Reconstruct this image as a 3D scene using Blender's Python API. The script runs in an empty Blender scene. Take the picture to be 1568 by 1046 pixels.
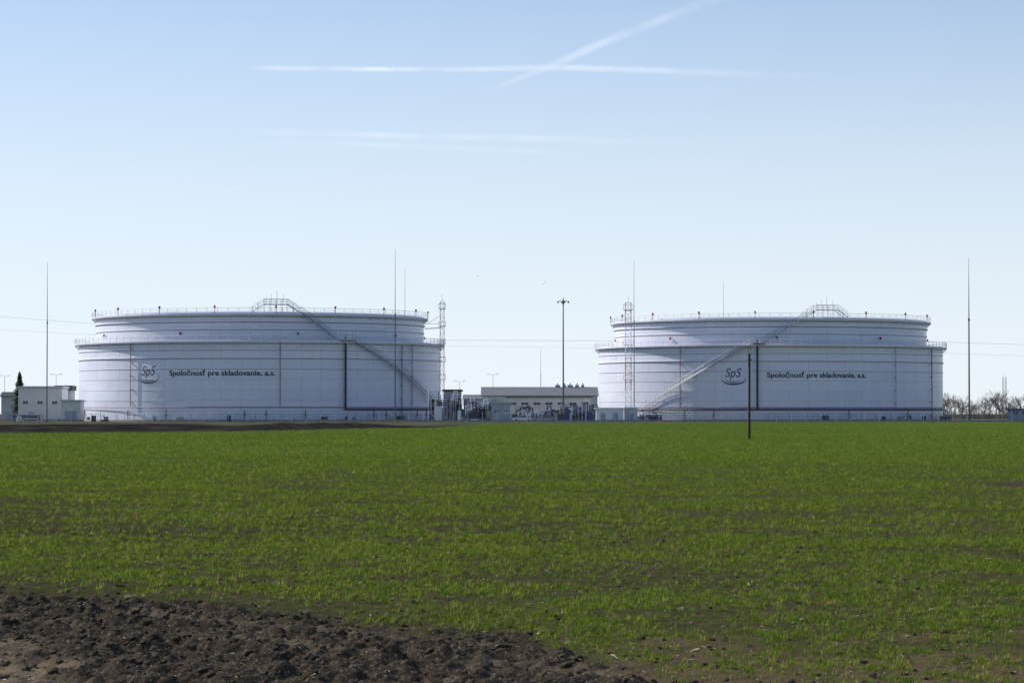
import bpy, math, random
import numpy as np
from mathutils import Vector, Matrix
random.seed(7); np.random.seed(7)
rad = math.radians
scene = bpy.context.scene
EYE = 1.7
FOC = 4500.0
def X(b, d): return (b-784.0)/FOC*d          # metres east of the view axis for a surveyed bearing
def Z(e, d): return EYE+(634.0-e)/FOC*d      # height above ground

# ---------------------------------------------------------------- materials
def mat(name, col, rough=0.6, metal=0.0, var=0.12, scale=1.0, bump=0.0, col2=None, spec=0.5):
    m = bpy.data.materials.new(name); m.use_nodes = True
    nt = m.node_tree; N = nt.nodes; L = nt.links
    b = N['Principled BSDF']
    b.inputs['Roughness'].default_value = rough
    b.inputs['Metallic'].default_value = metal
    b.inputs['Specular IOR Level'].default_value = spec
    tc = N.new('ShaderNodeTexCoord')
    no = N.new('ShaderNodeTexNoise'); no.inputs['Scale'].default_value = scale
    no.inputs['Detail'].default_value = 6
    L.new(tc.outputs['Object'], no.inputs['Vector'])
    mx = N.new('ShaderNodeMix'); mx.data_type = 'RGBA'
    c2 = col2 if col2 else tuple(c*(1-var*2) for c in col)
    mx.inputs[6].default_value = (*col, 1); mx.inputs[7].default_value = (*c2, 1)
    mr = N.new('ShaderNodeMapRange'); mr.inputs[1].default_value = .35; mr.inputs[2].default_value = .7
    L.new(no.outputs['Fac'], mr.inputs[0]); L.new(mr.outputs[0], mx.inputs[0])
    L.new(mx.outputs[2], b.inputs['Base Color'])
    if bump:
        bp = N.new('ShaderNodeBump'); bp.inputs['Strength'].default_value = bump
        L.new(no.outputs['Fac'], bp.inputs['Height']); L.new(bp.outputs[0], b.inputs['Normal'])
    return m

def shell_material(name):
    m = bpy.data.materials.new(name); m.use_nodes = True
    nt = m.node_tree; N = nt.nodes; L = nt.links
    b = N['Principled BSDF']; b.inputs['Roughness'].default_value = .30
    b.inputs['Specular IOR Level'].default_value = .5
    uv = N.new('ShaderNodeUVMap')
    br = N.new('ShaderNodeTexBrick'); br.offset = .5
    br.inputs['Color1'].default_value = (.74, .76, .88, 1)
    br.inputs['Color2'].default_value = (.68, .705, .835, 1)
    br.inputs['Mortar'].default_value = (.46, .48, .58, 1)
    br.inputs['Scale'].default_value = 1
    br.inputs['Mortar Size'].default_value = .045
    br.inputs['Brick Width'].default_value = 9.0
    br.inputs['Row Height'].default_value = 2.35
    L.new(uv.outputs[0], br.inputs['Vector'])
    mp = N.new('ShaderNodeMapping'); mp.inputs['Scale'].default_value = (.9, .06, 1)
    L.new(uv.outputs[0], mp.inputs[0])
    no = N.new('ShaderNodeTexNoise'); no.inputs['Scale'].default_value = 1; no.inputs['Detail'].default_value = 8
    L.new(mp.outputs[0], no.inputs['Vector'])
    mr = N.new('ShaderNodeMapRange'); mr.inputs[1].default_value = .4; mr.inputs[2].default_value = .75
    mr.inputs[3].default_value = 0; mr.inputs[4].default_value = .25
    L.new(no.outputs['Fac'], mr.inputs[0])
    mx = N.new('ShaderNodeMix'); mx.data_type = 'RGBA'
    mx.inputs[7].default_value = (.57, .57, .66, 1)
    L.new(mr.outputs[0], mx.inputs[0]); L.new(br.outputs['Color'], mx.inputs[6])
    L.new(mx.outputs[2], b.inputs['Base Color'])
    n2 = N.new('ShaderNodeTexNoise'); n2.inputs['Scale'].default_value = .22; n2.inputs['Detail'].default_value = 3
    L.new(uv.outputs[0], n2.inputs['Vector'])
    bp = N.new('ShaderNodeBump'); bp.inputs['Strength'].default_value = .35; bp.inputs['Distance'].default_value = .3
    L.new(n2.outputs['Fac'], bp.inputs['Height']); L.new(bp.outputs[0], b.inputs['Normal'])
    return m

M_shell = shell_material('white_tank_paint')
M_white = mat('white_steel', (.78, .79, .86), .45, var=.06, scale=.6)
M_stair = mat('light_steel', (.46, .48, .54), .5, .2, scale=2)
M_galv = mat('galvanised_steel', (.36, .38, .44), .5, .3, scale=2)
M_girder_shade = mat('girder_shadow_tone', (.27, .29, .37), .6, scale=2)  # dark tone standing in for the shadow under the wind girders
M_dark = mat('dark_steel', (.05, .055, .075), .5, .2, scale=2)
M_navy = mat('dark_pipe', (.03, .035, .065), .5, scale=1)
M_mast = mat('mast_steel', (.11, .12, .15), .5, .4, scale=1)
M_red = mat('red_paint', (.30, .05, .045), .5, scale=2)
M_pink = mat('faded_red_paint', (.50, .22, .20), .5, scale=2)
M_blue = mat('blue_paint', (.05, .10, .25), .5, scale=2)
M_rust = mat('red_oxide_pipe', (.32, .19, .22), .6, scale=1)
M_ink = mat('lettering_paint', (.04, .045, .07), .6, scale=1)
M_conc = mat('concrete', (.36, .35, .34), .85, var=.15, scale=1.5)
M_wallw = mat('white_render', (.66, .66, .66), .8, var=.06, scale=.8)
M_wallg = mat('grey_cladding', (.46, .49, .52), .6, var=.08, scale=.8)
M_wallb = mat('blue_grey_cladding', (.34, .40, .50), .6, var=.08, scale=.8)
M_roofd = mat('dark_green_roof', (.055, .085, .075), .6, scale=.8)
M_roofg = mat('grey_roof', (.20, .21, .23), .8, scale=.8, spec=.2)
M_glass = mat('window_glass', (.04, .05, .065), .15, scale=1)
M_wood = mat('tarred_wood', (.055, .045, .038), .85, var=.25, scale=9, bump=.4)
M_bark = mat('bark', (.17, .15, .14), .9, scale=3, spec=.1)
M_conif = mat('conifer_needles', (.02, .04, .02), .8, var=.3, scale=3)

# ---------------------------------------------------------------- mesh builder
class MB:
    def __init__(s): s.v = []; s.f = []; s.m = []; s.uv = {}
    def tube(s, p0, p1, r, r2=None, n=6, mi=0):
        p0 = Vector(p0); p1 = Vector(p1); r2 = r if r2 is None else r2
        d = p1-p0
        if d.length < 1e-6: return
        d.normalize()
        a = d.cross(Vector((0, 0, 1)))
        if a.length < .01: a = d.cross(Vector((1, 0, 0)))
        a.normalize(); b = d.cross(a)
        k = len(s.v)
        for i in range(n):
            t = 2*math.pi*i/n
            o = a*math.cos(t)+b*math.sin(t)
            s.v.append(tuple(p0+o*r)); s.v.append(tuple(p1+o*r2))
        for i in range(n):
            j = (i+1) % n
            s.f.append((k+2*i, k+2*j, k+2*j+1, k+2*i+1)); s.m.append(mi)
        s.f.append(tuple(k+2*i for i in range(n))[::-1]); s.m.append(mi)
        s.f.append(tuple(k+2*i+1 for i in range(n))); s.m.append(mi)
    def path(s, pts, r, n=6, mi=0):
        for a, b in zip(pts[:-1], pts[1:]): s.tube(a, b, r, n=n, mi=mi)
    def box(s, c, size, rz=0, mi=0):
        k = len(s.v); ca, sa = math.cos(rz), math.sin(rz)
        for dz in (-.5, .5):
            for dx, dy in ((-.5, -.5), (.5, -.5), (.5, .5), (-.5, .5)):
                x = dx*size[0]; y = dy*size[1]
                s.v.append((c[0]+x*ca-y*sa, c[1]+x*sa+y*ca, c[2]+dz*size[2]))
        for f in ((0, 3, 2, 1), (4, 5, 6, 7), (0, 1, 5, 4), (1, 2, 6, 5), (2, 3, 7, 6), (3, 0, 4, 7)):
            s.f.append(tuple(k+i for i in f)); s.m.append(mi)
    def poly(s, pts, mi=0):
        k = len(s.v); s.v += [tuple(p) for p in pts]
        s.f.append(tuple(range(k, k+len(pts)))); s.m.append(mi)
    def lathe(s, prof, n=160, mi=0, c=(0, 0, 0)):
        k = len(s.v); P = len(prof)
        for i in range(n):
            a = 2*math.pi*i/n
            for r, z in prof: s.v.append((c[0]+r*math.sin(a), c[1]-r*math.cos(a), c[2]+z))
        for i in range(n):
            j = (i+1) % n
            for q in range(P-1):
                s.uv[len(s.f)] = [(i/n*prof[q][0]*2*math.pi, prof[q][1]), ((i+1)/n*prof[q][0]*2*math.pi, prof[q][1]),
                                  ((i+1)/n*prof[q+1][0]*2*math.pi, prof[q+1][1]), (i/n*prof[q+1][0]*2*math.pi, prof[q+1][1])]
                s.f.append((k+i*P+q, k+j*P+q, k+j*P+q+1, k+i*P+q+1)); s.m.append(mi)
    def build(s, name, mats, parent=None, smooth=False, loc=(0, 0, 0), rz=0):
        me = bpy.data.meshes.new(name); me.from_pydata(s.v, [], s.f)
        for m in mats: me.materials.append(m)
        me.polygons.foreach_set('material_index', s.m)
        if s.uv:
            ul = me.uv_layers.new(name='UVMap')
            for p in me.polygons:
                u = s.uv.get(p.index)
                if u:
                    for li, q in zip(p.loop_indices, u): ul.data[li].uv = q
        if smooth:
            me.polygons.foreach_set('use_smooth', [True]*len(me.polygons))
        me.update()
        o = bpy.data.objects.new(name, me); scene.collection.objects.link(o)
        o.location = loc; o.rotation_euler[2] = rz
        if parent: o.parent = parent
        return o
def empty(name, loc, rz=0):
    e = bpy.data.objects.new(name, None); scene.collection.objects.link(e)
    e.location = loc; e.rotation_euler[2] = rz; e.empty_display_size = 2
    return e

# ---------------------------------------------------------------- noise + terrain height
def hsh(i, j, s):
    n = (i.astype(np.int64)*374761393+j.astype(np.int64)*668265263+s*1274126177) & 0x7fffffff
    n = ((n ^ (n >> 13))*1274126177) & 0x7fffffff
    return ((n ^ (n >> 16)) & 0xffffff)/float(0xffffff)
def vn(x, y, s=0):
    xi = np.floor(x); yi = np.floor(y); fx = x-xi; fy = y-yi
    fx = fx*fx*(3-2*fx); fy = fy*fy*(3-2*fy)
    a = hsh(xi, yi, s); b = hsh(xi+1, yi, s); c = hsh(xi, yi+1, s); d = hsh(xi+1, yi+1, s)
    return (a*(1-fx)+b*fx)*(1-fy)+(c*(1-fx)+d*fx)*fy
def fbm(x, y, s=0, o=4):
    t = 0; a = .5; n = 0
    for k in range(o):
        t = t+a*vn(x*2**k+17.3*k, y*2**k-9.1*k, s+k); n += a; a *= .5
    return t/n
def sm(t):
    t = np.clip(t, 0, 1); return t*t*(3-2*t)
BX = [-60, -5.1, -2.28, -1.03, .08, .5, .95, 3, 60]
BY = [52, 28.8, 25.9, 24.3, 22.9, 20.5, 18.6, 14, 8]
def soilmask(x, y):
    yb = np.interp(x, BX, BY)+(fbm(x/.9, y/.9, 5)-.5)*3.0+(fbm(x/.25, y/.25, 6, 2)-.5)*1.2
    return sm((yb-y)/1.5+.35)
def furrow(x, y): return x*.74+y*.67
def along(x, y): return x*.67-y*.74
FBX = [-400, -43, -25, -10.8, -2.5, 40, 140, 400]
FBY = [230, 250, 268, 364, 478, 600, 610, 620]
def height(x, y):
    soil = soilmask(x, y)
    h = .06*(fbm(x/3.5, y/3.5, 40, 2)-.5)+.3*(fbm(x/60, y/60, 44, 2)-.5)*sm((y-60)/120)
    near = 1-sm((y-45)/60)
    v = furrow(x, y)+.12*fbm(x/1.2, y/1.2, 9, 2)
    fur = .028*np.sin(v*2*math.pi/.52)
    c1 = fbm(x/.17, y/.17, 21, 4); c2 = vn(x/.10, y/.10, 31)
    big = sm((fbm(x/1.1, y/1.1, 35, 2)-.4)/.25)
    clod = (.08+.06*big)*np.abs(c1-.5)*1.8+.030*sm((c2-.5)/.25)+.016*vn(x/.045, y/.045, 33)
    dry = drymask(x, y)
    h = h+soil*near*(fur*(1-.3*dry)+clod*(1-.6*dry)-.055)
    h = h+(1-soil)*near*(.035*(fbm(x/.18, y/.18, 51, 3)-.5)+.008*np.sin(furrow(x, y)*2*math.pi/.25))
    yb = np.interp(x, FBX, FBY)
    t = (y-yb)
    h = h+(.45+.5*fbm(x/4, y/6, 61, 3))*np.exp(-((t-26)/14.0)**2)*sm((-8-x)/12)
    return h
def drymask(x, y):
    v = furrow(x, y)
    band = np.exp(-((v-13.35)/.22)**2)*.8+np.exp(-((v-14.6)/.18)**2)*.5
    return np.clip(sm((-2.3-x-(y-18.6)*.30)/.5+(fbm(x/.5, y/.5, 71, 3)-.5)*2.4)+band*sm((fbm(x/.6, y/.6, 73, 3)-.3)/.3), 0, 1)
def sparse(x, y):
    return sm((x-.0)/1.2)*(1-sm((y-20.8-(fbm(x/1.1, y/1.1, 77, 3)-.5)*5)/2.5))
def barepatch(x, y):
    q = np.sqrt(((x-11.9)/1.7)**2+((y-71.5)/3.2)**2)+(fbm(x/.8, y/1.5, 97, 3)-.5)*1.1
    return 1-sm((q-.7)/.4)

def axis(lo, hi, step, g0, g1, end0, end1):
    a = list(np.arange(lo, hi, step)); s = step; p = a[0]; pre = []
    while p > end0: s *= g0; p -= s; pre.append(p)
    s = step; p = a[-1]; post = []
    while p < end1: s *= g1; p += s; post.append(p)
    return np.array(pre[::-1]+a+post)
xs = axis(-6.6, 6.6, .028, 1.06, 1.05, -30000, 30000)
ys = axis(16.5, 31, .025, 1.15, 1.03, -400, 40000)
GX, GY = np.meshgrid(xs, ys)
gx = GX.ravel(); gy = GY.ravel(); gz = height(gx, gy)
nx, ny = len(xs), len(ys)
me = bpy.data.meshes.new('ground')
me.vertices.add(nx*ny)
me.vertices.foreach_set('co', np.stack([gx, gy, gz], 1).ravel())
ii, jj = np.meshgrid(np.arange(nx-1), np.arange(ny-1))
a = (jj*nx+ii).ravel()
quads = np.stack([a, a+1, a+nx+1, a+nx], 1)
nf = len(quads)
me.loops.add(nf*4); me.loops.foreach_set('vertex_index', quads.ravel())
me.polygons.add(nf); me.polygons.foreach_set('loop_start', np.arange(nf)*4)
me.polygons.foreach_set('loop_total', np.full(nf, 4))
me.polygons.foreach_set('use_smooth', np.ones(nf, dtype=bool))
me.update(calc_edges=True)
def addattr(n, v):
    at = me.attributes.new(n, 'FLOAT', 'POINT'); at.data.foreach_set('value', v.astype(np.float32))
yb = np.interp(gx, FBX, FBY)
addattr('soil', np.maximum(soilmask(gx, gy), barepatch(gx, gy)))
addattr('dry', drymask(gx, gy)*(gy < 60))
addattr('sparse', sparse(gx, gy))
addattr('green', sm((gy-35)/110)*(1-barepatch(gx, gy)))
addattr('beyond', sm((gy-yb-(fbm(gx/8, gy/8, 3)-.5)*8)/6+.2))
addattr('bank', sm((gy-yb)/6)*(1-sm((gy-yb-60)/25))*sm((-4-gx)/10))
ground = bpy.data.objects.new('ground', me); scene.collection.objects.link(ground)

m = bpy.data.materials.new('field_ground'); m.use_nodes = True
nt = m.node_tree; N = nt.nodes; L = nt.links
N.remove(N['Principled BSDF'])
b = N.new('ShaderNodeBsdfDiffuse'); b.inputs['Roughness'].default_value = .6
L.new(b.outputs[0], N['Material Output'].inputs[0])
geo = N.new('ShaderNodeNewGeometry')
def att(n):
    q = N.new('ShaderNodeAttribute'); q.attribute_name = n; return q.outputs['Fac']
def noise(scale, det=6, vec=None):
    q = N.new('ShaderNodeTexNoise'); q.inputs['Scale'].default_value = scale; q.inputs['Detail'].default_value = det
    L.new(vec if vec else geo.outputs['Position'], q.inputs['Vector']); return q.outputs['Fac']
def ramp(inp, a, b_):
    q = N.new('ShaderNodeMapRange'); q.inputs[1].default_value = a; q.inputs[2].default_value = b_
    L.new(inp, q.inputs[0]); return q.outputs[0]
def mix(f, c1, c2):
    q = N.new('ShaderNodeMix'); q.data_type = 'RGBA'
    L.new(f, q.inputs[0])
    for c, i in ((c1, 6), (c2, 7)):
        if isinstance(c, tuple): q.inputs[i].default_value = (*c, 1)
        else: L.new(c, q.inputs[i])
    return q.outputs[2]
def mul(a_, b_):
    q = N.new('ShaderNodeMath'); q.operation = 'MULTIPLY'; L.new(a_, q.inputs[0])
    if isinstance(b_, (int, float)): q.inputs[1].default_value = b_
    else: L.new(b_, q.inputs[1])
    return q.outputs[0]
def dot(vec):
    q = N.new('ShaderNodeVectorMath'); q.operation = 'DOT_PRODUCT'; L.new(geo.outputs['Position'], q.inputs[0]); q.inputs[1].default_value = vec
    return q.outputs['Value']
cx_ = N.new('ShaderNodeCombineXYZ'); L.new(dot((.67*.06, -.74*.06, 0)), cx_.inputs[0]); L.new(dot((.74*.7, .67*.7, 0)), cx_.inputs[1])
soilc = mix(ramp(noise(6), .35, .7), (.088, .068, .048), (.042, .033, .026))
soilc = mix(ramp(noise(40, 3), .56, .68), soilc, (.22, .18, .13))
dryc = mix(ramp(noise(9), .35, .65), (.26, .205, .135), (.14, .108, .072))
soilc = mix(att('dry'), soilc, dryc)
under = mix(ramp(noise(3), .35, .65), (.105, .085, .045), (.055, .066, .022))
under = mix(mul(att('sparse'), .8), under, (.14, .105, .06))
base = mix(att('soil'), under, soilc)
g1 = mix(ramp(noise(.05, 3), .4, .62), (.105, .165, .026), (.140, .195, .038))
g1 = mix(ramp(noise(.9, 8), .46, .66), g1, (.065, .105, .018))
g1 = mix(mul(ramp(noise(1.0, 5, cx_.outputs[0]), .48, .66), .5), g1, (.07, .11, .022))
g1 = mix(mul(ramp(noise(.25, 8), .58, .72), .6), g1, (.14, .13, .055))
base = mix(att('green'), base, g1)
bey = mix(ramp(noise(.15, 8), .4, .6), (.17, .155, .10), (.08, .10, .04))
base = mix(att('beyond'), base, bey)
bank = mix(ramp(noise(.35, 8), .4, .62), (.030, .027, .025), (.065, .055, .043))
base = mix(att('bank'), base, bank)
L.new(base, b.inputs['Color'])
bp = N.new('ShaderNodeBump'); bp.inputs['Strength'].default_value = .6; bp.inputs['Distance'].default_value = .03
L.new(noise(25, 8), bp.inputs['Height']); L.new(bp.outputs[0], b.inputs['Normal'])
me.materials.append(m)

# ---------------------------------------------------------------- scattering through geometry nodes
def scatter(name, variants, P, R, S, I):
    col = bpy.data.collections.new(name+'_parts')
    for o in variants: col.objects.link(o)
    pm = bpy.data.meshes.new(name); pm.vertices.add(len(P))
    pm.vertices.foreach_set('co', P.astype(np.float32).ravel())
    at = pm.attributes.new('rot', 'FLOAT_VECTOR', 'POINT'); at.data.foreach_set('vector', R.astype(np.float32).ravel())
    at = pm.attributes.new('scl', 'FLOAT', 'POINT'); at.data.foreach_set('value', S.astype(np.float32))
    at = pm.attributes.new('idx', 'INT', 'POINT'); at.data.foreach_set('value', I.astype(np.int32))
    o = bpy.data.objects.new(name, pm); scene.collection.objects.link(o)
    ng = bpy.data.node_groups.new(name+'_gn', 'GeometryNodeTree')
    ng.interface.new_socket('Geometry', in_out='INPUT', socket_type='NodeSocketGeometry')
    ng.interface.new_socket('Geometry', in_out='OUTPUT', socket_type='NodeSocketGeometry')
    n = ng.nodes; l = ng.links
    gi = n.new('NodeGroupInput'); go = n.new('NodeGroupOutput')
    ci = n.new('GeometryNodeCollectionInfo'); ci.inputs['Collection'].default_value = col
    ci.inputs['Separate Children'].default_value = True; ci.inputs['Reset Children'].default_value = True
    ip = n.new('GeometryNodeInstanceOnPoints'); ip.inputs['Pick Instance'].default_value = True
    def na(nm, ty):
        q = n.new('GeometryNodeInputNamedAttribute'); q.data_type = ty; q.inputs['Name'].default_value = nm
        return [s for s in q.outputs if s.name == 'Attribute' and s.enabled][0]
    l.new(gi.outputs[0], ip.inputs['Points']); l.new(ci.outputs[0], ip.inputs['Instance'])
    l.new(na('idx', 'INT'), ip.inputs['Instance Index'])
    er = n.new('FunctionNodeEulerToRotation'); l.new(na('rot', 'FLOAT_VECTOR'), er.inputs[0])
    l.new(er.outputs[0], ip.inputs['Rotation'])
    l.new(na('scl', 'FLOAT'), ip.inputs['Scale'])
    l.new(ip.outputs[0], go.inputs[0])
    md = o.modifiers.new('scatter', 'NODES'); md.node_group = ng
    return o
def loose(name, verts, faces, material, smooth=False):
    q = bpy.data.meshes.new(name); q.from_pydata(verts, [], faces); q.materials.append(material)
    if smooth: q.polygons.foreach_set('use_smooth', [True]*len(q.polygons))
    return bpy.data.objects.new(name, q)

gm = bpy.data.materials.new('wheat_leaf'); gm.use_nodes = True
nt2 = gm.node_tree; n2 = nt2.nodes; l2 = nt2.links; n2.clear()
out = n2.new('ShaderNodeOutputMaterial'); df = n2.new('ShaderNodeBsdfDiffuse'); tr = n2.new('ShaderNodeBsdfTranslucent')
ms = n2.new('ShaderNodeMixShader'); ms.inputs[0].default_value = .5
oi = n2.new('ShaderNodeObjectInfo')
cr = n2.new('ShaderNodeValToRGB'); cr.color_ramp.elements[0].color = (.075, .130, .022, 1); cr.color_ramp.elements[1].color = (.32, .28, .12, 1)
e = cr.color_ramp.elements.new(.90); e.color = (.185, .245, .045, 1)
ct = n2.new('ShaderNodeMix'); ct.data_type = 'RGBA'; ct.blend_type = 'MULTIPLY'; ct.inputs[0].default_value = 1
ct.inputs[7].default_value = (1.35, 1.3, .8, 1)
l2.new(oi.outputs['Random'], cr.inputs[0]); l2.new(cr.outputs[0], df.inputs[0]); l2.new(cr.outputs[0], ct.inputs[6])
l2.new(ct.outputs[2], tr.inputs[0]); l2.new(df.outputs[0], ms.inputs[1]); l2.new(tr.outputs[0], ms.inputs[2]); l2.new(ms.outputs[0], out.inputs[0])

def tuft(i):
    v = []; f = []
    rg = random.Random(i)
    for k in range(rg.randint(6, 10)):
        az = rg.uniform(0, 2*math.pi); Lh = rg.uniform(.05, .10); lean = rg.uniform(.5, 1.6); w = rg.uniform(.0022, .0042)
        bx, by = rg.uniform(-.03, .03), rg.uniform(-.03, .03)
        d = (math.cos(az), math.sin(az)); sd = (-d[1], d[0]); k0 = len(v)
        px_, pz = 0, 0; ang = lean*.35
        for q in range(4):
            ww = w*(1, 1, .75, .1)[q]
            for sg in (-1, 1): v.append((bx+d[0]*px_+sd[0]*ww*sg, by+d[1]*px_+sd[1]*ww*sg, pz))
            px_ += math.sin(ang)*Lh/3; pz += math.cos(ang)*Lh/3; ang += lean*.55
        for q in range(3): f.append((k0+2*q, k0+2*q+1, k0+2*q+3, k0+2*q+2))
    return loose('tuft_%d' % i, v, f, gm)
tufts = [tuft(i) for i in range(10)]
PX = []; SC = []
for (d0, d1, dens, sc) in ((14, 26, 270, .66), (26, 42, 200, .74), (42, 75, 95, .90), (75, 130, 32, 1.15), (130, 230, 8, 1.5), (230, 420, 1.2, 2.0)):
    w = .19*d1+3
    n = int((d1-d0)*2*w*dens)
    x = np.random.uniform(-w, w, n); y = np.random.uniform(d0, d1, n)
    keep = np.abs(x) < .19*y+3; x = x[keep]; y = y[keep]
    if d1 < 80:
        u = along(x, y); v = furrow(x, y)
        v = np.round(v/.14)*.14+np.random.normal(0, .026, len(v))
        x = u*.67+v*.74; y = -u*.74+v*.67
    patch = fbm(x/1.6, y/1.6, 81, 4); patch2 = fbm(x/.4, y/.4, 88, 2); patch3 = fbm(x/9, y/9, 93, 3)
    strk = fbm(along(x, y)/9, furrow(x, y)/.7, 101, 3)
    pr = (.22+1.0*sm((patch-.36)/.22))*(.22+1.0*sm((patch2-.34)/.25))*(.55+.55*sm((patch3-.35)/.2))*(.45+.75*sm((strk-.36)/.2))
    pr *= (1-soilmask(x, y))*(1-.95*barepatch(x, y))
    pr *= 1-.62*sparse(x, y)
    yb_ = np.interp(x, BX, BY); pr *= .4+.6*sm((y-yb_)/3.0)
    track = np.exp(-((furrow(x, y)-34-.3*np.sin(x/3))/.28)**2)+np.exp(-((furrow(x, y)-35.9-.3*np.sin(x/3))/.28)**2)
    pr *= 1-.5*np.clip(track, 0, 1)
    pr *= (y < np.interp(x, FBX, FBY)-2)
    if d0 > 200: pr *= 1-.8*sm((y-280)/140)
    k = np.random.rand(len(x)) < pr
    x = x[k]; y = y[k]
    PX.append(np.stack([x, y, height(x, y)-.004], 1)); SC.append(np.random.uniform(.65, 1.25, len(x))*sc)
P = np.concatenate(PX); S = np.concatenate(SC); n = len(P)
R = np.stack([np.random.normal(0, .15, n), np.random.normal(0, .15, n), np.random.uniform(0, 6.28, n)], 1)
scatter('young_wheat_grass', tufts, P, R, S, np.random.randint(0, 10, n))

# clods of earth
soilm = mat('earth_clod', (.095, .074, .053), .95, var=.3, scale=14, bump=.6, spec=.05)
def clod(i):
    import bmesh
    bm = bmesh.new(); bmesh.ops.create_icosphere(bm, subdivisions=2, radius=1)
    rg = np.random.RandomState(i)
    off = rg.rand(3)*10
    for v in bm.verts:
        c = v.co
        q = 1+.55*(float(vn(np.array([c.x*1.7+off[0]]), np.array([c.y*1.7+c.z*2.1+off[1]]), i)[0])-.5)*2+.2*(rg.rand()-.5)
        v.co = Vector((c.x*q*1.2, c.y*q, c.z*q*.65))
    q = bpy.data.meshes.new('clod'); bm.to_mesh(q); bm.free(); q.materials.append(soilm)
    return bpy.data.objects.new('clod_%d' % i, q)
clods = [clod(i) for i in range(8)]
n = 44000
x = np.random.uniform(-9, 7, n); y = np.random.uniform(15, 44, n)
k = np.random.rand(n) < (soilmask(x, y)*(1-.6*drymask(x, y))+.10+.3*sparse(x, y))
x = x[k]; y = y[k]; n = len(x)
S = .007+.030*np.random.rand(n)**4
S = np.where(soilmask(x, y) < .5, S*.7, S)
P = np.stack([x, y, height(x, y)+S*.15], 1)
scatter('soil_clods', clods, P, np.random.uniform(0, 6.28, (n, 3))*np.array([.08, .08, 1]), S, np.random.randint(0, 8, n))

# straw litter
strawm = mat('straw', (.42, .37, .27), .8, var=.25, scale=8)
def straw(i):
    rg = random.Random(i); Lh = rg.uniform(.5, 1); mb = MB()
    mb.tube((-Lh/2, 0, 0), (0, rg.uniform(-.06, .06), .05), .08, n=4); mb.tube((0, 0, .05), (Lh/2, 0, 0), .06, n=4)
    return loose('straw_%d' % i, mb.v, mb.f, strawm)
n = 7500
y = 16+44*np.random.rand(n)**1.4; x = np.random.uniform(-1, 1, n)*(.19*y+2)
S = np.random.uniform(.012, .05, n)+.06*(np.random.rand(n) > .98)
P = np.stack([x, y, height(x, y)+.014], 1)
scatter('straw_litter', [straw(i) for i in range(4)], P, np.stack([np.random.normal(0, .15, n), np.random.normal(0, .2, n), np.random.uniform(0, 6.28, n)], 1), S, np.random.randint(0, 4, n))

# ---------------------------------------------------------------- tanks
RL, RU = 42.2, 38.3
def cyl(a, R, z): return (R*math.sin(a), -R*math.cos(a), z)
def ring(mb, R, z, r, n=200, mi=0, a0=0, a1=2*math.pi):
    k = max(2, int(n*(a1-a0)/(2*math.pi)))
    pts = [cyl(a0+(a1-a0)*i/k, R, z) for i in range(k+1)]
    mb.path(pts, r, n=4, mi=mi)
def railing(mb, R, z, step, r=.045, h=1.15):
    k = int(2*math.pi*R/step)
    for i in range(k):
        a = 2*math.pi*i/k
        mb.tube(cyl(a, R, z), cyl(a, R, z+h), r, n=4)
    ring(mb, R, z+h, r); ring(mb, R, z+h*.55, r*.8)
def bent_text(name, body, size, a_mid, zc, width, parent, offset=0.0, shear=0.0):
    cu = bpy.data.curves.new(name, 'FONT'); cu.body = body; cu.size = size; cu.align_x = 'CENTER'; cu.align_y = 'CENTER'
    cu.offset = offset; cu.extrude = 0; cu.resolution_u = 4; cu.shear = shear
    t = bpy.data.objects.new(name, cu); scene.collection.objects.link(t)
    dg = bpy.context.evaluated_depsgraph_get(); q = bpy.data.meshes.new_from_object(t.evaluated_get(dg))
    bpy.data.objects.remove(t)
    co = np.array([v.co[:] for v in q.vertices]); w = co[:, 0].max()-co[:, 0].min(); mid = (co[:, 0].max()+co[:, 0].min())/2
    for v in q.vertices:
        a = a_mid+(v.co.x-mid)/w*width/RL
        v.co = Vector(cyl(a, RL+.05, zc+v.co.y))
    q.materials.clear(); q.materials.append(M_ink)
    o = bpy.data.objects.new(name, q); scene.collection.objects.link(o); o.parent = parent
def stair(mb, R0, R1, a0, z0, a1, z1, mi=0):
    n = max(8, int(abs(z1-z0)/.35))
    for Rr in (R0, R1):
        lo = [cyl(a0+(a1-a0)*i/n, Rr, z0+(z1-z0)*i/n) for i in range(n+1)]
        hi = [(p[0], p[1], p[2]+1.1) for p in lo]; mdl = [(p[0], p[1], p[2]+.55) for p in lo]
        mb.path(lo, .10, n=4, mi=mi); mb.path(hi, .035, n=4, mi=mi); mb.path(mdl, .02, n=4, mi=mi)
        for i in range(0, n+1, 4): mb.tube(lo[i], hi[i], .03, n=4, mi=mi)
    for i in range(n):
        t = (i+.5)/n; a = a0+(a1-a0)*t; p = cyl(a, (R0+R1)/2, z0+(z1-z0)*t)
        mb.box(p, (.28, R1-R0, .04), rz=a, mi=mi)
    for i in range(2, n, 6):
        t = i/n; a = a0+(a1-a0)*t; z = z0+(z1-z0)*t
        mb.tube(cyl(a, R1, z), cyl(a, R0-.4, z-.9), .04, n=4, mi=mi)

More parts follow.
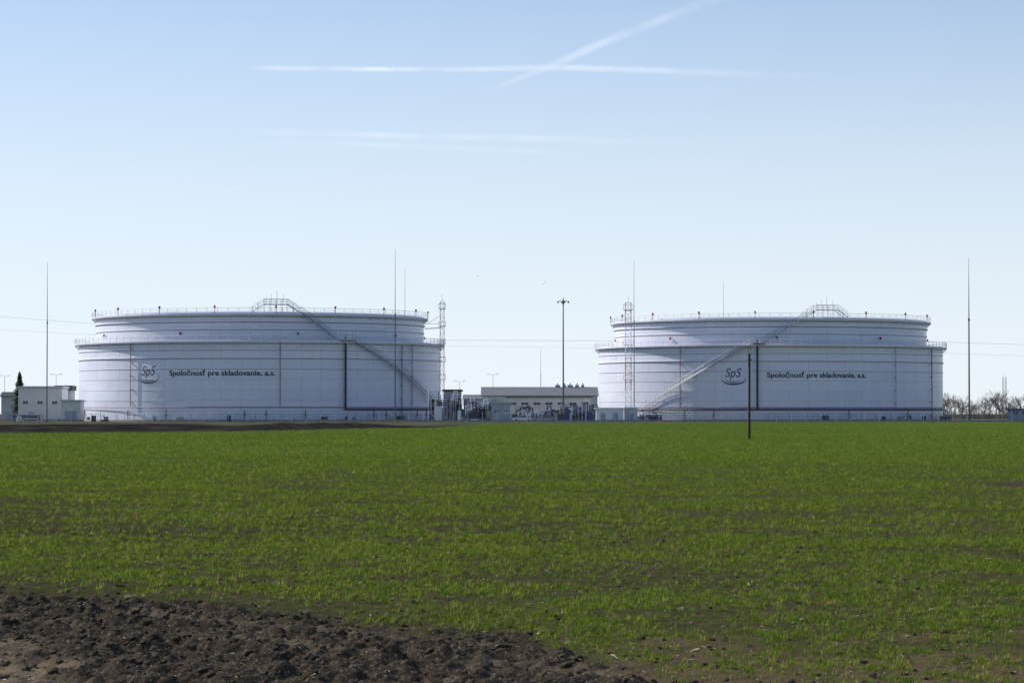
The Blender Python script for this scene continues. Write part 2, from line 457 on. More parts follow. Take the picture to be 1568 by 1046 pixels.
def tank(cx, cy, s, plat_a, up, low, txt_mid, logo_a, pipes, ring_from):
    T = empty('oil_storage_tank', (cx, cy, .0), math.atan2(-cx, cy))
    mb = MB()
    mb.lathe([(RL+.5, -.4), (RL+.5, .45), (RL+.002, .45)], mi=1)
    mb.lathe([(RL, .4), (RL, 18.05)], n=200)
    mb.lathe([(RL, 18.05), (RU+.002, 18.2)], n=200, mi=1)
    mb.lathe([(RU, 18.0), (RU, 24.4), (RU-.12, 24.4), (RU-.12, 19.5), (0.01, 19.8)], n=200)
    so_ = mb.build('shell', [M_shell, M_conc], T)
    so_.data.polygons.foreach_set('use_smooth', [True]*len(so_.data.polygons))
    try: so_.data.set_sharp_from_angle(angle=rad(30))
    except Exception: pass
    g = MB()
    def girder(R, z, w, h, mi=0):
        g.lathe([(R+.003, z), (R+w, z), (R+w, z+h), (R+.003, z+h+.003)], n=200, mi=mi)
    girder(RL, 17.55, 1.0, .28); girder(RL, 14.05, .22, .20); girder(RL, 15.9, .10, .12)
    girder(RL, 11.7, .07, .08); girder(RL, 9.3, .06, .06); girder(RL, 7.0, .06, .06); girder(RL, 4.6, .06, .06)
    girder(RU, 23.7, 1.05, .3); girder(RU, 22.2, .35, .22); girder(RU, 20.5, .12, .15)
    girder(RL, 17.1, .06, .18, 1); girder(RU, 23.2, .06, .2, 1); girder(RU, 21.95, .05, .16, 1); girder(RL, 13.82, .05, .14, 1)  # thin dark rings paint the shadow lines below the girders
    girder(RU, 20.3, .05, .12, 1); girder(RL, 15.7, .05, .1, 1); girder(RL, 11.58, .05, .07, 1)  # more painted shadow rings, below the smaller girders
    for i in range(90):
        a = 2*math.pi*i/90
        g.tube(cyl(a, RL+.02, 16.5), cyl(a, RL+.95, 17.5), .05, n=4); g.tube(cyl(a, RU+.02, 22.8), cyl(a, RU+.98, 23.65), .05, n=4)
    g.build('wind_girders', [M_white, M_girder_shade], T)
    r = MB(); railing(r, RL+.95, 17.85, 2.4); railing(r, RU+.95, 24.02, 2.4, .045, 1.2)
    r.build('railings', [M_white], T)
    w = MB()
    for a in range(-80, 100, 20):
        aa = rad(a+5*s)
        p = cyl(aa, RU+1.0, 25.3); w.box((p[0], p[1], p[2]+.2), (.34, .34, .5), rz=aa); w.tube((p[0], p[1], 24), p, .07)
        if a % 40 == 0:
            p = cyl(aa+.13, RU+.35, 19.6); w.box(p, (.35, .3, .6), rz=aa)
    w.build('warning_lamps', [M_red], T)
    st = MB()
    zt = 26.0
    for dr in (-1.6, 1.0):
        R = RU+dr; aa = [plat_a+q/R for q in (-5.2, -2.7, 2.7, 5.2)]
        lo = [cyl(aa[0], R, 24.4), cyl(aa[1], R, zt), cyl(aa[2], R, zt), cyl(aa[3], R, 24.4)]
        st.path(lo, .09, n=4)
        hi = [(p[0], p[1], p[2]+1.15) for p in lo]; st.path(hi, .045, n=4); st.path([(p[0], p[1], p[2]+.6) for p in lo], .03, n=4)
        for q in np.linspace(-5.2, 5.2, 9):
            t = (abs(q)-2.7)/2.5; z = zt if t < 0 else zt-(zt-24.4)*t
            st.tube(cyl(plat_a+q/R, R, 24.2), cyl(plat_a+q/R, R, z+1.15), .04, n=4)
    st.box(cyl(plat_a, RU-.3, zt), (5.4, 2.6, .12), rz=plat_a)
    p = cyl(plat_a+.3/RU, RU-.3, zt); st.tube(p, (p[0], p[1], zt+3.0), .05); st.tube((p[0]+1.4, p[1], zt), (p[0]+1.4, p[1], zt+2.2), .04)
    st.tube((p[0]-1.2, p[1], zt), (p[0]-1.2, p[1], zt+2.2), .04); st.tube((p[0]-2.4, p[1], zt), (p[0]-2.4, p[1], zt+1.7), .04)
    stair(st, RU+1.05, RU+2.0, plat_a+s*5.2/RU, 24.4, up, 18.3)
    st.box(cyl(up+s*.02, RL+.6, 18.1), (3.0, 3.6, .15), rz=up)
    for q in (-1.5, 0, 1.5):
        st.tube(cyl(up+q/RL, RL+2.3, 17.0), cyl(up+q/RL, RL+2.3, 20.0), .06)
    st.path([cyl(up-1.5/RL, RL+2.3, 19.3), cyl(up+1.5/RL, RL+2.3, 19.3)], .05)
    stair(st, RL+.5, RL+1.4, low[0], 18.0, low[1], low[2])
    st.build('stairs_and_platform', [M_stair], T)
    pp = MB()
    for (a, r_, mi, zt_, zb_) in pipes:
        pp.tube(cyl(a, RL+.05+r_+.3, zb_), cyl(a, RL+.05+r_+.3, zt_), r_, n=8, mi=mi)
        for z in np.arange(zb_+1, zt_, 3): pp.box(cyl(a, RL+.25, z), (.3, .5, .12), rz=a, mi=mi)
    ring(pp, RL+.5, 3.2, .10, mi=0)
    ring(pp, RL+.7, 2.75, .17, mi=1, a0=ring_from[0], a1=ring_from[1])
    pp.build('shell_pipes', [M_rust, M_navy], T)
    q = MB()
    rg = random.Random(int(cx))
    for i in range(46):
        a = rad(-85+i*3.8)+rg.uniform(-.02, .02)
        q.tube(cyl(a, RL+2.2, 0), cyl(a, RL+2.2, 1.7), .06, n=4)
        if rg.random() < .35:
            q.box(cyl(a, RL+1.6, .7), (rg.uniform(.4, 1.6), .6, rg.uniform(.5, 1.5)), rz=a, mi=rg.choice((0, 1, 1)))
        if rg.random() < .25:
            q.tube(cyl(a, RL+1.2, .5), cyl(a, RL+1.2, 2.6), .12, mi=1)
            q.box(cyl(a, RL+1.2, 1.6), (.7, .3, .3), rz=a, mi=1)
    for z in (.6, 1.15, 1.7): ring(q, RL+2.2, z, .04, a0=rad(-88), a1=rad(88))
    q.build('foot_equipment', [M_galv, M_dark], T)
    bent_text('lettering', 'Spoločnosť pre skladovanie, a.s.', 1.65, txt_mid, 10.7, 24.2, T, .04)
    bent_text('logo_letters', 'SpS', 3.0, logo_a, 11.2, 3.9, T, .0, .25)
    sw = MB()
    def crescent(rx, rz_, dz, t0, t1, th):
        n = 40; pa = []; pb = []
        for i in range(n+1):
            t = t0+(t1-t0)*i/n; k = th*math.sin(math.pi*i/n)+.03
            pa.append(cyl(logo_a+rx*math.cos(t)/RL, RL+.07, 9.9+dz+rz_*math.sin(t)))
            pb.append(cyl(logo_a+(rx-k*.4)*math.cos(t)/RL, RL+.07, 9.9+dz+(rz_-k)*math.sin(t)))
        for i in range(n): sw.poly([pa[i], pa[i+1], pb[i+1], pb[i]])
    crescent(2.9, 1.45, .0, rad(150), rad(400), .34)
    crescent(2.0, .75, -.1, rad(160), rad(330), .16)
    sw.build('logo_swoosh', [M_ink], T)
    return T
A = lambda px, c, rp: math.asin(max(-1, min(1, (px-c)/rp)))
Lx, Ly = X(399, 690), 690
Rx, Ry = X(1179, 725), 725
tank(Lx, Ly, 1, A(421, 399, 252), A(512, 399, 265), (A(530, 399, 277), A(668, 399, 280), 1.6),
     (A(266, 399, 277)+A(421, 399, 277))/2, A(236, 399, 277),
     [(A(211, 399, 277), .09, 0, 17.5, 3.2), (A(427, 399, 277), .08, 0, 17.5, 3.2), (A(521, 399, 277), .24, 1, 19, 2.6), (A(622, 399, 277), .08, 0, 17.5, 3.2), (A(606, 399, 277), .1, 1, 17, 1)],
     (A(521, 399, 277), A(668, 399, 280)))
tank(Rx, Ry, -1, A(1262, 1179, 242), A(1168, 1179, 250), (A(1152, 1179, 262), A(985, 1179, 264), 1.6),
     (A(1173, 1179, 264)+A(1320, 1179, 264))/2, A(1126, 1179, 264),
     [(A(1049, 1179, 264), .09, 0, 17.5, 3.2), (A(1161, 1179, 264), .24, 1, 19, 2.6), (A(1418, 1179, 264), .11, 1, 17.5, .5), (A(1362, 1179, 264), .06, 0, 17.5, 3.2)],
     (A(985, 1179, 264), A(1440, 1179, 264)))

# ---------------------------------------------------------------- masts, towers, poles
def mast(name, px, top, d, r0, r1, material):
    E = empty(name, (X(px, d), d, 0)); h = Z(top, d)
    mb = MB(); mb.tube((0, 0, -.3), (0, 0, h*.62), r0, r0*.7, n=8); mb.tube((0, 0, h*.62), (0, 0, h), r0*.6, r1, n=6)
    mb.tube((0, 0, -.3), (0, 0, .3), r0*2.2, n=8); mb.tube((0, 0, h*.615), (0, 0, h*.63), r0*1.1, n=8)
    mb.build('mast', [material], E)
mast('lightning_rod_mast', 72, 402, 640, .14, .03, M_mast)
mast('lightning_rod_mast', 605, 382, 625, .14, .03, M_mast)
mast('lightning_rod_mast', 620, 413, 760, .13, .03, M_galv)
mast('lightning_rod_mast', 971, 400, 650, .13, .03, M_galv)
mast('lightning_rod_mast', 1108, 433, 790, .12, .03, M_galv)
mast('lightning_rod_mast', 1484, 395, 620, .19, .03, M_dark)
mast('lightning_rod_mast', 828, 535, 850, .12, .03, M_galv)

def lattice(name, px, top, d, w, mats, band=0, plats=4, t=1.0):
    E = empty(name, (X(px, d), d, 0)); h = Z(top, d); mb = MB(); n = int(h/1.8); c = w/2
    for i in range(n):
        z0 = h*i/n; z1 = h*(i+1)/n; mi = (int(z0/band) % 2) if band else 0
        cs = [(-c, -c), (c, -c), (c, c), (-c, c)]
        for k in range(4):
            p, q = cs[k], cs[(k+1) % 4]
            mb.tube((*p, z0), (*p, z1), .05*t, n=4, mi=mi); mb.tube((*p, z1), (*q, z1), .03*t, n=4, mi=mi)
            mb.tube((*p, z0), (*q, z1), .025*t, n=4, mi=mi)
    mb.tube((0, 0, h), (0, 0, h+1.5), .04)
    if plats:
        for z in np.linspace(h*.35, h-1.6, plats):
            mb.box((0, 0, z), (w*1.7, w*1.7, .1))
            for sx in (-.85, .85):
                for sy in (-.85, .85): mb.tube((sx*w, sy*w, z), (sx*w, sy*w, z+1.1), .03, n=4)
                mb.tube((sx*w, -.85*w, z+1.1), (sx*w, .85*w, z+1.1), .03, n=4)
            for sy in (-.85, .85): mb.tube((-.85*w, sy*w, z+1.1), (.85*w, sy*w, z+1.1), .03, n=4)
    mb.build('lattice', mats, E); return E
lattice('lattice_ladder_tower', 677, 462, 668, .9, [M_galv], plats=5, t=1.25)
mb = MB(); d = 675
p = Vector((X(677, d), d, 21.5)); mb.path([p, p+Vector((-4, 1, -.2))], .10); mb.path([p+Vector((0, 0, 1)), p+Vector((-4, 1, 0.9))], .05); mb.path([p+Vector((0, 0, 3.0)), p+Vector((-3.6, 1, 0.9))], .06)
E = empty('tank_access_gangway', (0, 0, 0)); mb.build('gangway', [M_galv], E)
lattice('lattice_ladder_tower', 962, 464, 672, 1.3, [M_white, M_pink], band=7, plats=3, t=1.3)
lattice('communication_tower', 1538, 578, 1150, 1.2, [M_galv], plats=1, t=1.4)

# floodlight mast
d = 640; E = empty('floodlight_mast', (X(862.5, d), d, 0)); h = Z(462, d); mb = MB()
mb.tube((0, 0, -.2), (0, 0, h), .20, .12, n=10); mb.tube((0, 0, 0), (0, 0, .5), .45, n=10); mb.tube((0, 0, h), (0, 0, h+.9), .06)
for i in range(12):
    a0_, a1_ = 2*math.pi*i/12, 2*math.pi*(i+1)/12
    mb.tube((1.0*math.cos(a0_), 1.0*math.sin(a0_), h), (1.0*math.cos(a1_), 1.0*math.sin(a1_), h), .03, n=5)
for i in range(4):
    a0_ = 2*math.pi*i/4+.15
    mb.tube((0, 0, h+.6), (1.0*math.cos(a0_), 1.0*math.sin(a0_), h), .035)
    mb.box((1.15*math.cos(a0_), 1.15*math.sin(a0_), h-.1), (.25, .5, .4), rz=a0_, mi=1)
mb.tube((0, 0, h-.6), (0, 0, h+.3), .2, n=8, mi=1)
mb.build('mast_with_lamps', [M_mast, M_dark], E)

# wooden pole in the field
d = 201.0
for _ in range(12):
    gz_ = float(height(np.array([X(1147, d)]), np.array([d]))[0]); d = .5*d+.5*(EYE-gz_)*4500/38.5
E = empty('wooden_pole', (X(1147, d), d, gz_-.05)); mb = MB(); ph = Z(530, d)-gz_
mb.tube((0, 0, 0), (.03, 0, ph-.45), .095, .07, n=10)
mb.path([(.03, 0, ph-.8), (.10, 0, ph-.45), (.12, 0, ph-.1), (.04, 0, ph), (-.06, 0, ph-.1), (-.06, 0, ph-.5)], .025)
mb.tube((-.12, -.1, ph-.85), (.2, -.1, ph-.85), .04); mb.tube((.12, 0, ph-.5), (.12, 0, ph-.25), .05, mi=1); mb.box((0, -.12, ph-1.2), (.12, .06, .35))
mb.tube((-.06, 0, ph-.65), (-.06, 0, ph-.4), .05, mi=1)
mb.build('pole', [M_wood, M_galv], E)

def lamp(px, top, d):
    E = empty('street_lamp', (X(px, d), d, 0)); h = Z(top, d); mb = MB()
    mb.tube((0, 0, 0), (0, 0, h-.4), .09, .05)
    for s in (-1, 1):
        mb.path([(0, 0, h-.4), (s*.6, 0, h-.05), (s*1.1, 0, h)], .04); mb.box((s*1.3, 0, h), (.6, .25, .12))
    mb.build('lamp', [M_stair], E)
lamp(755, 573, 800); lamp(86, 573, 800); lamp(704, 583, 780); lamp(7, 575, 760)

# ---------------------------------------------------------------- buildings
def building(name, px0, px1, top, d, depth, wall, roof, kind='flat', roof_h=1.2, win=None, door=None, rz=0, base=0, glass=M_glass, extra=None):
    x0, x1 = X(px0, d), X(px1, d); w = x1-x0; hh = Z(top, d)
    E = empty(name, ((x0+x1)/2, d+depth/2, base), rz)
    mb = MB()
    wh = hh-roof_h
    mb.box((0, 0, wh/2-.2), (w, depth, wh+.4)); mb.box((0, 0, .2), (w+.1, depth+.1, .6), mi=2)
    mb.build('walls', [wall, wall, M_conc], E)
    r = MB(); o = .35
    if kind == 'flat':
        r.box((0, 0, wh+roof_h*.5+.002), (w+2*o, depth+2*o, roof_h))
        r.box((0, 0, wh+roof_h+.06), (w+2*o-.6, depth+2*o-.6, .1))
    elif kind == 'gable':
        a = [(-w/2-o, -depth/2-o, wh), (w/2+o, -depth/2-o, wh), (w/2+o, depth/2+o, wh), (-w/2-o, depth/2+o, wh), (-w/2-o, 0, wh+roof_h), (w/2+o, 0, wh+roof_h)]
        r.poly([a[0], a[1], a[5], a[4]]); r.poly([a[2], a[3], a[4], a[5]]); r.poly([a[0], a[4], a[3]]); r.poly([a[1], a[2], a[5]]); r.poly([a[3], a[2], a[1], a[0]])
        r.tube((-w/2-o, -depth/2-o-.08, wh), (w/2+o, -depth/2-o-.08, wh), .09)
    if extra: extra(r, w, depth, wh, roof_h)
    r.build('roof', [roof, M_galv], E)
    g = MB()
    if win:
        n, z, ww, wz = win
        for i in range(n):
            x = -w/2+w*(i+.5)/n
            g.box((x, -depth/2-.01, z), (ww, .06, wz)); g.box((x, -depth/2-.03, z-wz/2-.06), (ww+.2, .16, .08), mi=1)
            g.box((x, -depth/2-.045, z), (.07, .03, wz), mi=1)
    if door:
        for (x, dw, dh) in door:
            g.box((x*w, -depth/2-.01, dh/2), (dw, .07, dh), mi=2); g.box((x*w, -depth/2-.04, dh+.08), (dw+.2, .14, .12), mi=1)
    if win or door: g.build('windows_and_doors', [glass, M_white, M_wallb], E)
    return E
def vents(r, w, dp, wh, rh):
    for x, s in ((.16, 1.4), (.22, .9), (.27, 1.6), (.33, 1.1), (.38, .8)):
        r.box((x*w, 0, wh+rh+.1), (s, s, .9), mi=1); r.tube((x*w, 0, wh+rh+.5), (x*w, 0, wh+rh+1.0), .22, mi=1)
building('warehouse_building', 738, 915, 592, 830, 22, M_wallw, M_roofg, 'gable', 2.6, win=(9, 4.0, 1.5, .7), door=[(-.4, 3, 3.5), (.3, 3, 3.5)], extra=vents)
building('workshop_building', 776, 905, 607, 770, 9, M_wallw, M_roofg, 'flat', .35, win=(7, 4.4, 1.8, .6), door=[(-.2, 1.4, 2.3), (.25, 3, 3)])
building('pump_house', 679, 706, 597, 740, 7, M_wallg, M_roofd, 'flat', .4, win=(2, 4.5, 1.2, 1), door=[(.2, 1.2, 2.2)])
building('office_building', 28, 95, 592, 690, 9, M_wallw, M_wallg, 'flat', .45, win=(3, 4.4, 1.1, .7), door=[(-.2, 1.2, 2.3)])
building('annex_building', 84, 109, 591, 704, 6, M_wallg, M_roofd, 'flat', 1.1, win=(2, 3.8, 1.0, .7))
building('garage_building', 94, 123, 613, 660, 6, M_wallw, M_wallg, 'flat', .3, door=[(0, 2.6, 2.4)])
building('control_cabin', 753, 781, 617, 628, 3.4, M_wallb, M_galv, 'flat', .2, door=[(.25, .9, 2)], win=(2, 2.2, .8, .6))
building('transformer_kiosk', 913, 955, 625, 618, 3.5, M_white, M_white, 'flat', .25, door=[(-.25, 1, 1.9), (.2, 1, 1.9)])
building('equipment_hut', 956, 976, 624, 620, 3.5, M_wallw, M_white, 'flat', .2, door=[(0, 1, 1.9)])
building('gate_house', 1548, 1590, 626, 700, 5, M_wallb, M_roofg, 'flat', .3, win=(3, 2, 1, .8))
building('substation_building', 2, 22, 600, 760, 6, M_wallg, M_roofd, 'gable', 1.2, door=[(.1, 2, 2.4)])
building('distant_hall', 710, 760, 604, 930, 14, M_wallg, M_roofg, 'gable', 1.5, win=(6, 3.5, 1.4, 1))

def manifold(px0, px1, d, dens, hmax, seed):
    E = empty('pipe_manifold', (X((px0+px1)/2, d), d, 0)); w = X(px1, d)-X(px0, d); rg = random.Random(seed); mb = MB()
    for z, y in ((.6, 0), (1.1, .8), (.7, 1.6), (1.5, 2.4)):
        mb.tube((-w/2, y, z), (w/2, y, z), .2, n=8, mi=rg.choice((0, 1)))
    for i in range(dens):
        x = rg.uniform(-w/2, w/2); y = rg.uniform(-1, 4); h = rg.uniform(1.0, hmax); mi = rg.choice((0, 1, 1, 2, 3, 4))
        k = rg.random()
        if k < .4:
            mb.path([(x, y, 0), (x, y, h), (x+.8, y, h), (x+.8, y, .4)], .13, n=8, mi=mi)
        elif k < .65:
            mb.tube((x, y, 0), (x, y, h*.7), .1, mi=mi); mb.tube((x, y-.25, h*.7), (x, y+.25, h*.7), .4, n=12, mi=mi); mb.box((x, y, h*.45), (.5, .5, .6), mi=mi)
        elif k < .85:
            ww = rg.uniform(1.2, 2.8)
            for sx in (-ww/2, ww/2):
                for sy in (0, 1.2): mb.tube((x+sx, y+sy, 0), (x+sx, y+sy, h), .06, n=4, mi=mi)
            mb.box((x, y+.6, h-1.0), (ww, 1.2, .1), mi=mi)
            for zz in (h, h-.5): mb.tube((x-ww/2, y, zz), (x+ww/2, y, zz), .05, n=4, mi=mi)
        else:
            mb.box((x, y, h*.3), (rg.uniform(.6, 1.8), .8, h*.6), mi=mi)
    mb.build('pipes_and_valves', [M_galv, M_dark, M_conc, M_white, M_blue], E)
manifold(660, 706, 640, 60, 6.8, 3); manifold(700, 756, 636, 60, 5.0, 4); manifold(783, 860, 632, 60, 3.4, 5); manifold(862, 912, 636, 60, 4.6, 6)
manifold(980, 1010, 650, 12, 2.0, 9); manifold(20, 60, 650, 8, 1.8, 8)
for px, d in ((689, 652), (731, 648)):
    E = empty('horizontal_vessel', (X(px, d), d, 0)); mb = MB()
    mb.tube((-2, 0, 2.2), (2, 0, 2.2), .95, n=16); mb.tube((-2.35, 0, 2.2), (-2, 0, 2.2), .5, .95, n=16); mb.tube((2, 0, 2.2), (2.35, 0, 2.2), .95, .5, n=16)
    for sx in (-1.3, 1.3): mb.box((sx, 0, .7), (.3, 1.4, 1.4), mi=1)
    mb.tube((0, 0, 3.1), (0, 0, 3.7), .2); mb.path([(0, 0, 3.6), (2.6, 0, 3.6), (2.6, 0, .2)], .1)
    mb.build('vessel', [M_galv, M_conc], E)

def car(px, d, col):
    E = empty('parked_car', (X(px, d), d, .0)); mb = MB()
    prof = [(-2.1, .35), (-2.1, .85), (-1.4, .95), (-.8, 1.42), (.6, 1.42), (1.3, .95), (2.1, .8), (2.15, .35)]
    for y0, y1, pf, mi in ((-.85, .85, prof, 0), (-.87, .87, [(-1.2, .97), (-.75, 1.33), (.55, 1.33), (1.08, .97)], 1)):
        k = len(mb.v)
        for y in (y0, y1):
            for p in pf: mb.v.append((p[0], y, p[1]))
        n = len(pf); mb.f.append(tuple(range(k, k+n))); mb.m.append(mi); mb.f.append(tuple(range(k+n, k+2*n))[::-1]); mb.m.append(mi)
        for i in range(n): j = (i+1) % n; mb.f.append((k+i, k+j, k+n+j, k+n+i)[::-1]); mb.m.append(mi)
    for x in (-1.3, 1.35):
        for y in (-.88, .66): mb.tube((x, y, .33), (x, y+.22, .33), .33, n=14, mi=2)
    mb.build('body', [col, M_glass, M_dark], E)
car(800, 624, M_white); car(838, 625, M_galv)

E = empty('perimeter_fence', (0, 600, 0)); mb = MB()
fx = np.arange(-150, 190, 3.0)
for i, x in enumerate(fx):
    mb.tube((x, 0, -.3), (x, 0, 2.0), .045, n=4)
    mb.tube((x, 0, 2.0), (x, -.25, 2.3), .035, n=4)
for z in (.25, .7, 1.15, 1.6, 1.98, 2.25): mb.tube((fx[0], 0, z), (fx[-1], 0, z), .014, n=3)
mb.build('posts_and_wire', [M_galv], E)
E = empty('retaining_kerb', (X(820, 625), 640, 0)); mb = MB()
mb.box((30, -30, .1), (170, .5, .6)); mb.box((30, -30, .42), (170.1, .7, .08)); mb.build('kerb', [M_conc], E)

# ---------------------------------------------------------------- power line
def plpts(seq, d): return [(X(p, d), d, Z(q, d)) for p, q in seq]
E = empty('overhead_power_line', (0, 0, 0)); mb = MB()
dl = 900
mb.path(plpts([(-260, 462), (-100, 476), (0, 485), (145, 496), (400, 511), (690, 521), (915, 522), (1200, 519), (1445, 524), (1568, 528), (1760, 540)], dl), .03, n=4)
mb.path(plpts([(-260, 480), (0, 505), (145, 513), (400, 524), (690, 530), (915, 533), (1200, 536), (1445, 541), (1568, 545), (1760, 556)], dl+6), .02, n=4)
mb.build('wires', [M_galv], E)
for px, tp in ((-260, 455), (1760, 534)):
    t = lattice('power_pylon', px, tp, dl+3, 1.6, [M_galv], plats=0)

# ---------------------------------------------------------------- trees
def branch(mb, p, d, L_, r, depth, rg):
    q = p+d*L_; mb.tube(p, q, r, r*.65, n=3 if depth < 3 else 5)
    if depth == 0: return
    for _ in range(rg.randint(2, 4) if depth > 1 else 4):
        nd = (d+Vector((rg.gauss(0, .5), rg.gauss(0, .5), rg.gauss(.1, .35)))).normalized()
        branch(mb, p+d*L_*rg.uniform(.55, 1), nd, L_*rg.uniform(.6, .85), r*.6, depth-1, rg)
mb = MB(); rg = random.Random(11)
for i in range(120):
    px = 1435+i*3.4+rg.uniform(-5, 5); d = 1080+rg.uniform(-50, 120)
    hgt = rg.uniform(.75, 1.2)*(1.15 if (px-1440) % 60 < 36 else .85)
    branch(mb, Vector((X(px, d), d, -.2)), Vector((rg.gauss(0, .05), 0, 1)).normalized(), 2.9*hgt, .17*hgt, 5, rg)
E = empty('bare_tree_row', (0, 0, 0)); mb.build('trunks_and_branches', [M_bark], E)
def bush(mb, x, y, w, h, rg, n):
    for _ in range(n):
        a = rg.uniform(0, 6.28); r = rg.random()**.5*w
        p = Vector((x+r*math.cos(a), y+r*math.sin(a), -.1)); dd = Vector((rg.gauss(0, .3), rg.gauss(0, .3), 1)).normalized()
        mb.tube(p, p+dd*h*rg.uniform(.5, 1), .04, .015, n=3)
mb = MB()
for i in range(80): bush(mb, X(1436+i*5.4, 1030), 1030+rg.uniform(-8, 8), 2.2, 4.0, rg, 44)
E = empty('scrub_hedge', (0, 0, 0)); mb.build('stems', [M_bark], E)
d = 740; E = empty('conifer_tree', (X(30, d), d, 0)); mb = MB(); h = Z(571, d)
mb.tube((0, 0, 0), (0, 0, h), .2, .03, mi=1)
for i in range(2600):
    t = rg.random(); z = h*(.12+.88*t); R_ = ((1-t)**.8)*3.2*rg.uniform(.35, 1)*(.8+.2*math.sin(z*3.5))+.22; a = rg.uniform(0, 6.28)
    p = Vector((R_*math.cos(a), R_*math.sin(a), z-.22*R_)); c = Vector((-math.sin(a), math.cos(a), 0))*.22
    mb.poly([p-c, p+c, p+Vector((-.5*math.cos(a), -.5*math.sin(a), .4))])
mb.build('crown', [M_conif, M_bark], E)

mb = MB()
for px, py, d in ((732, 424, 520), (835, 433, 530), (832, 436, 540)):
    x, z = X(px, d), Z(py, d)
    mb.tube((x-.12, d, z), (x+.14, d, z+.02), .04, .02)
    mb.poly([(x-.05, d, z), (x+.06, d, z), (x-.08, d-.3, z+.12)]); mb.poly([(x-.05, d, z), (x+.06, d, z), (x-.08, d+.3, z+.12)])
E = empty('bird_flock', (0, 0, 0)); mb.build('birds', [M_mast], E)

# ---------------------------------------------------------------- contrails
cm = bpy.data.materials.new('contrail_vapour'); cm.use_nodes = True
n3 = cm.node_tree.nodes; l3 = cm.node_tree.links; n3.clear()
out = n3.new('ShaderNodeOutputMaterial'); tp = n3.new('ShaderNodeBsdfTransparent'); tl = n3.new('ShaderNodeBsdfTranslucent'); dfc = n3.new('ShaderNodeBsdfDiffuse')
tl.inputs[0].default_value = (.97, .97, .97, 1); dfc.inputs[0].default_value = (.97, .97, .97, 1)
m1 = n3.new('ShaderNodeMixShader'); m1.inputs[0].default_value = .15; l3.new(tl.outputs[0], m1.inputs[1]); l3.new(dfc.outputs[0], m1.inputs[2])
m2 = n3.new('ShaderNodeMixShader'); at_ = n3.new('ShaderNodeAttribute'); at_.attribute_name = 'dens'
ge = n3.new('ShaderNodeNewGeometry'); nn = n3.new('ShaderNodeTexNoise'); nn.inputs['Scale'].default_value = .0009; nn.inputs['Detail'].default_value = 4
l3.new(ge.outputs['Position'], nn.inputs['Vector']); mrr = n3.new('ShaderNodeMapRange'); mrr.inputs[1].default_value = .35; mrr.inputs[2].default_value = .68
mrr.inputs[3].default_value = .2; mrr.inputs[4].default_value = 1.0
l3.new(nn.outputs['Fac'], mrr.inputs[0]); mu = n3.new('ShaderNodeMath'); mu.operation = 'MULTIPLY'; l3.new(at_.outputs['Fac'], mu.inputs[0]); l3.new(mrr.outputs[0], mu.inputs[1])
l3.new(mu.outputs[0], m2.inputs[0]); l3.new(tp.outputs[0], m2.inputs[1]); l3.new(m1.outputs[0], m2.inputs[2]); l3.new(m2.outputs[0], out.inputs[0])
def contrail(seq, k_=1.0):
    d = 60000.; v = []; f = []; dn = []; seq = np.array(seq, float)
    t = np.linspace(0, len(seq)-1, 90); k = np.arange(len(seq))
    pts = np.stack([np.interp(t, k, seq[:, i]) for i in range(4)], 1)
    for i, (px, py, w, a) in enumerate(pts):
        tx, ty = (pts[min(i+1, 89)]-pts[max(i-1, 0)])[:2]; ln = math.hypot(tx, ty); nx_, ny_ = -ty/ln, tx/ln
        for q in range(9):
            s_ = (q-4)/4; c = (1-s_*s_)**2
            X_, Y_ = px+nx_*w*s_, py+ny_*w*s_
            v.append((X(X_, d), d, Z(Y_, d))); dn.append(a*c*k_)
    for i in range(89):
        for q in range(8): f.append((i*9+q, (i+1)*9+q, (i+1)*9+q+1, i*9+q+1))
    q = bpy.data.meshes.new('contrail_cloud'); q.from_pydata(v, [], f); q.materials.append(cm)
    q.polygons.foreach_set('use_smooth', [True]*len(q.polygons))
    aa = q.attributes.new('dens', 'FLOAT', 'POINT'); aa.data.foreach_set('value', dn)
    o = bpy.data.objects.new('contrail_cloud', q); scene.collection.objects.link(o)
contrail([(370, 103, 5, 0), (440, 104, 5, .55), (560, 105, 5, .9), (700, 106, 6, .65), (790, 104, 7, .4), (870, 103, 7, .55), (1000, 107, 7, .45), (1110, 112, 8, .25), (1320, 118, 8, 0)], .75)
contrail([(735, 142, 6, 0), (780, 126, 7, .4), (850, 98, 9, .5), (920, 66, 9, .7), (980, 42, 10, .6), (1040, 18, 11, .6), (1120, -12, 13, .4), (1200, -50, 15, 0)], .5)
contrail([(350, 202, 5, 0), (450, 203, 7, .35), (620, 208, 7, .6), (740, 211, 7, .55), (850, 213, 8, .4), (1080, 221, 8, 0)], .5)
contrail([(380, 216, 5, 0), (500, 219, 6, .35), (680, 226, 6, .5), (800, 231, 6, .3), (920, 236, 6, 0)], .45)
contrail([(335, 296, 4, 0), (355, 290, 5, .4), (380, 284, 5, 0)], .3)

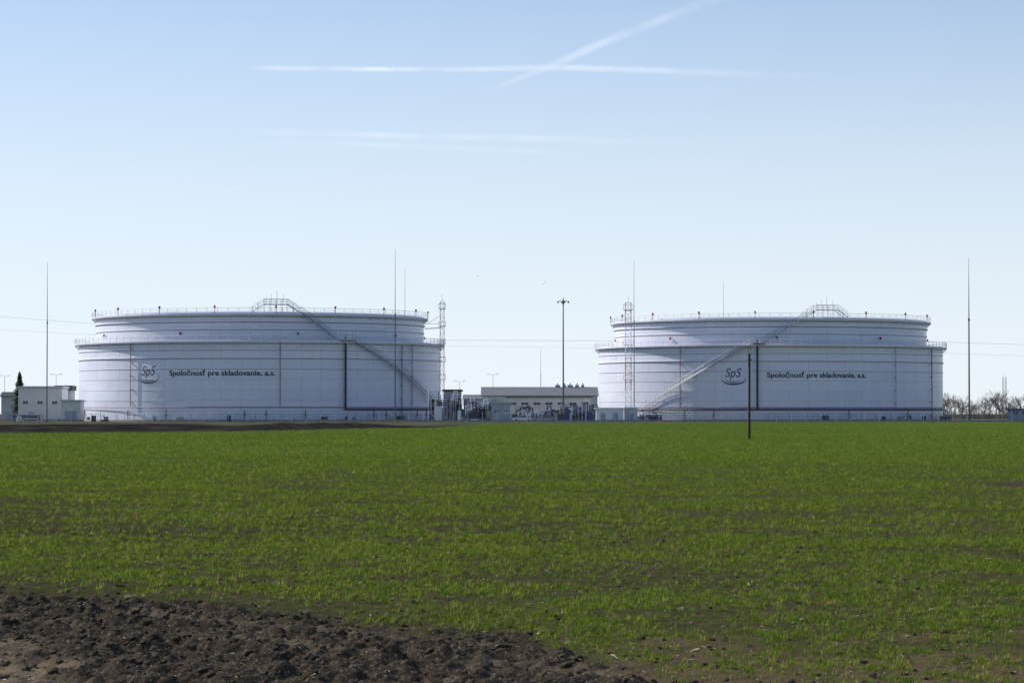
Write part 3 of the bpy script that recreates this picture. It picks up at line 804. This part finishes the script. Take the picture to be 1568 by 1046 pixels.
# ---------------------------------------------------------------- light, world, camera
SUN_EL, SUN_AZ = rad(35), rad(-64)   # azimuth measured from +Y towards +X
dirv = Vector((math.sin(SUN_AZ)*math.cos(SUN_EL), math.cos(SUN_AZ)*math.cos(SUN_EL), math.sin(SUN_EL)))
sl = bpy.data.lights.new('sun', 'SUN'); sl.energy = 5.0; sl.angle = rad(.5); sl.color = (1, .95, .87)
so = bpy.data.objects.new('sun', sl); scene.collection.objects.link(so)
so.rotation_euler = (-dirv).to_track_quat('-Z', 'Y').to_euler(); so.location = (0, 0, 80)
w = bpy.data.worlds.new('World'); scene.world = w; w.use_nodes = True
wn = w.node_tree.nodes; wl = w.node_tree.links
tcw = wn.new('ShaderNodeTexCoord'); mpw = wn.new('ShaderNodeMapping'); mpw.inputs['Scale'].default_value = (1, 1, 1.3); mpw.inputs['Location'].default_value = (0, 0, .07)
wl.new(tcw.outputs['Generated'], mpw.inputs[0])
sk = wn.new('ShaderNodeTexSky'); sk.sky_type = 'NISHITA'; sk.sun_disc = False
sk.sun_elevation = SUN_EL; sk.sun_rotation = SUN_AZ; sk.air_density = 1.0; sk.dust_density = .6; sk.ozone_density = 2.5
wl.new(mpw.outputs[0], sk.inputs[0])
# thin whitish haze near the horizon, by elevation
sx = wn.new('ShaderNodeSeparateXYZ'); wl.new(tcw.outputs['Generated'], sx.inputs[0])
hz = wn.new('ShaderNodeMapRange'); hz.interpolation_type = 'SMOOTHSTEP'; hz.inputs[1].default_value = -.02; hz.inputs[2].default_value = .21
hz.inputs[3].default_value = .93; hz.inputs[4].default_value = 0.0
wl.new(sx.outputs['Z'], hz.inputs[0])
mxw = wn.new('ShaderNodeMix'); mxw.data_type = 'RGBA'; wl.new(hz.outputs[0], mxw.inputs[0]); wl.new(sk.outputs[0], mxw.inputs[6])
mxw.inputs[7].default_value = (5.75, 6.15, 6.5, 1)
wl.new(mxw.outputs[2], wn['Background'].inputs[0]); wn['Background'].inputs[1].default_value = .15

cd = bpy.data.cameras.new('camera'); co_ = bpy.data.objects.new('camera', cd); scene.collection.objects.link(co_)
cd.sensor_width = 36; cd.lens = 36*FOC/1568; cd.clip_start = .1; cd.clip_end = 120000
co_.location = (0, 0, EYE); co_.rotation_euler = (rad(90)+math.atan(111/FOC), 0, 0)
scene.camera = co_
scene.view_settings.view_transform = 'Standard'; scene.view_settings.look = 'None'; scene.view_settings.exposure = 0
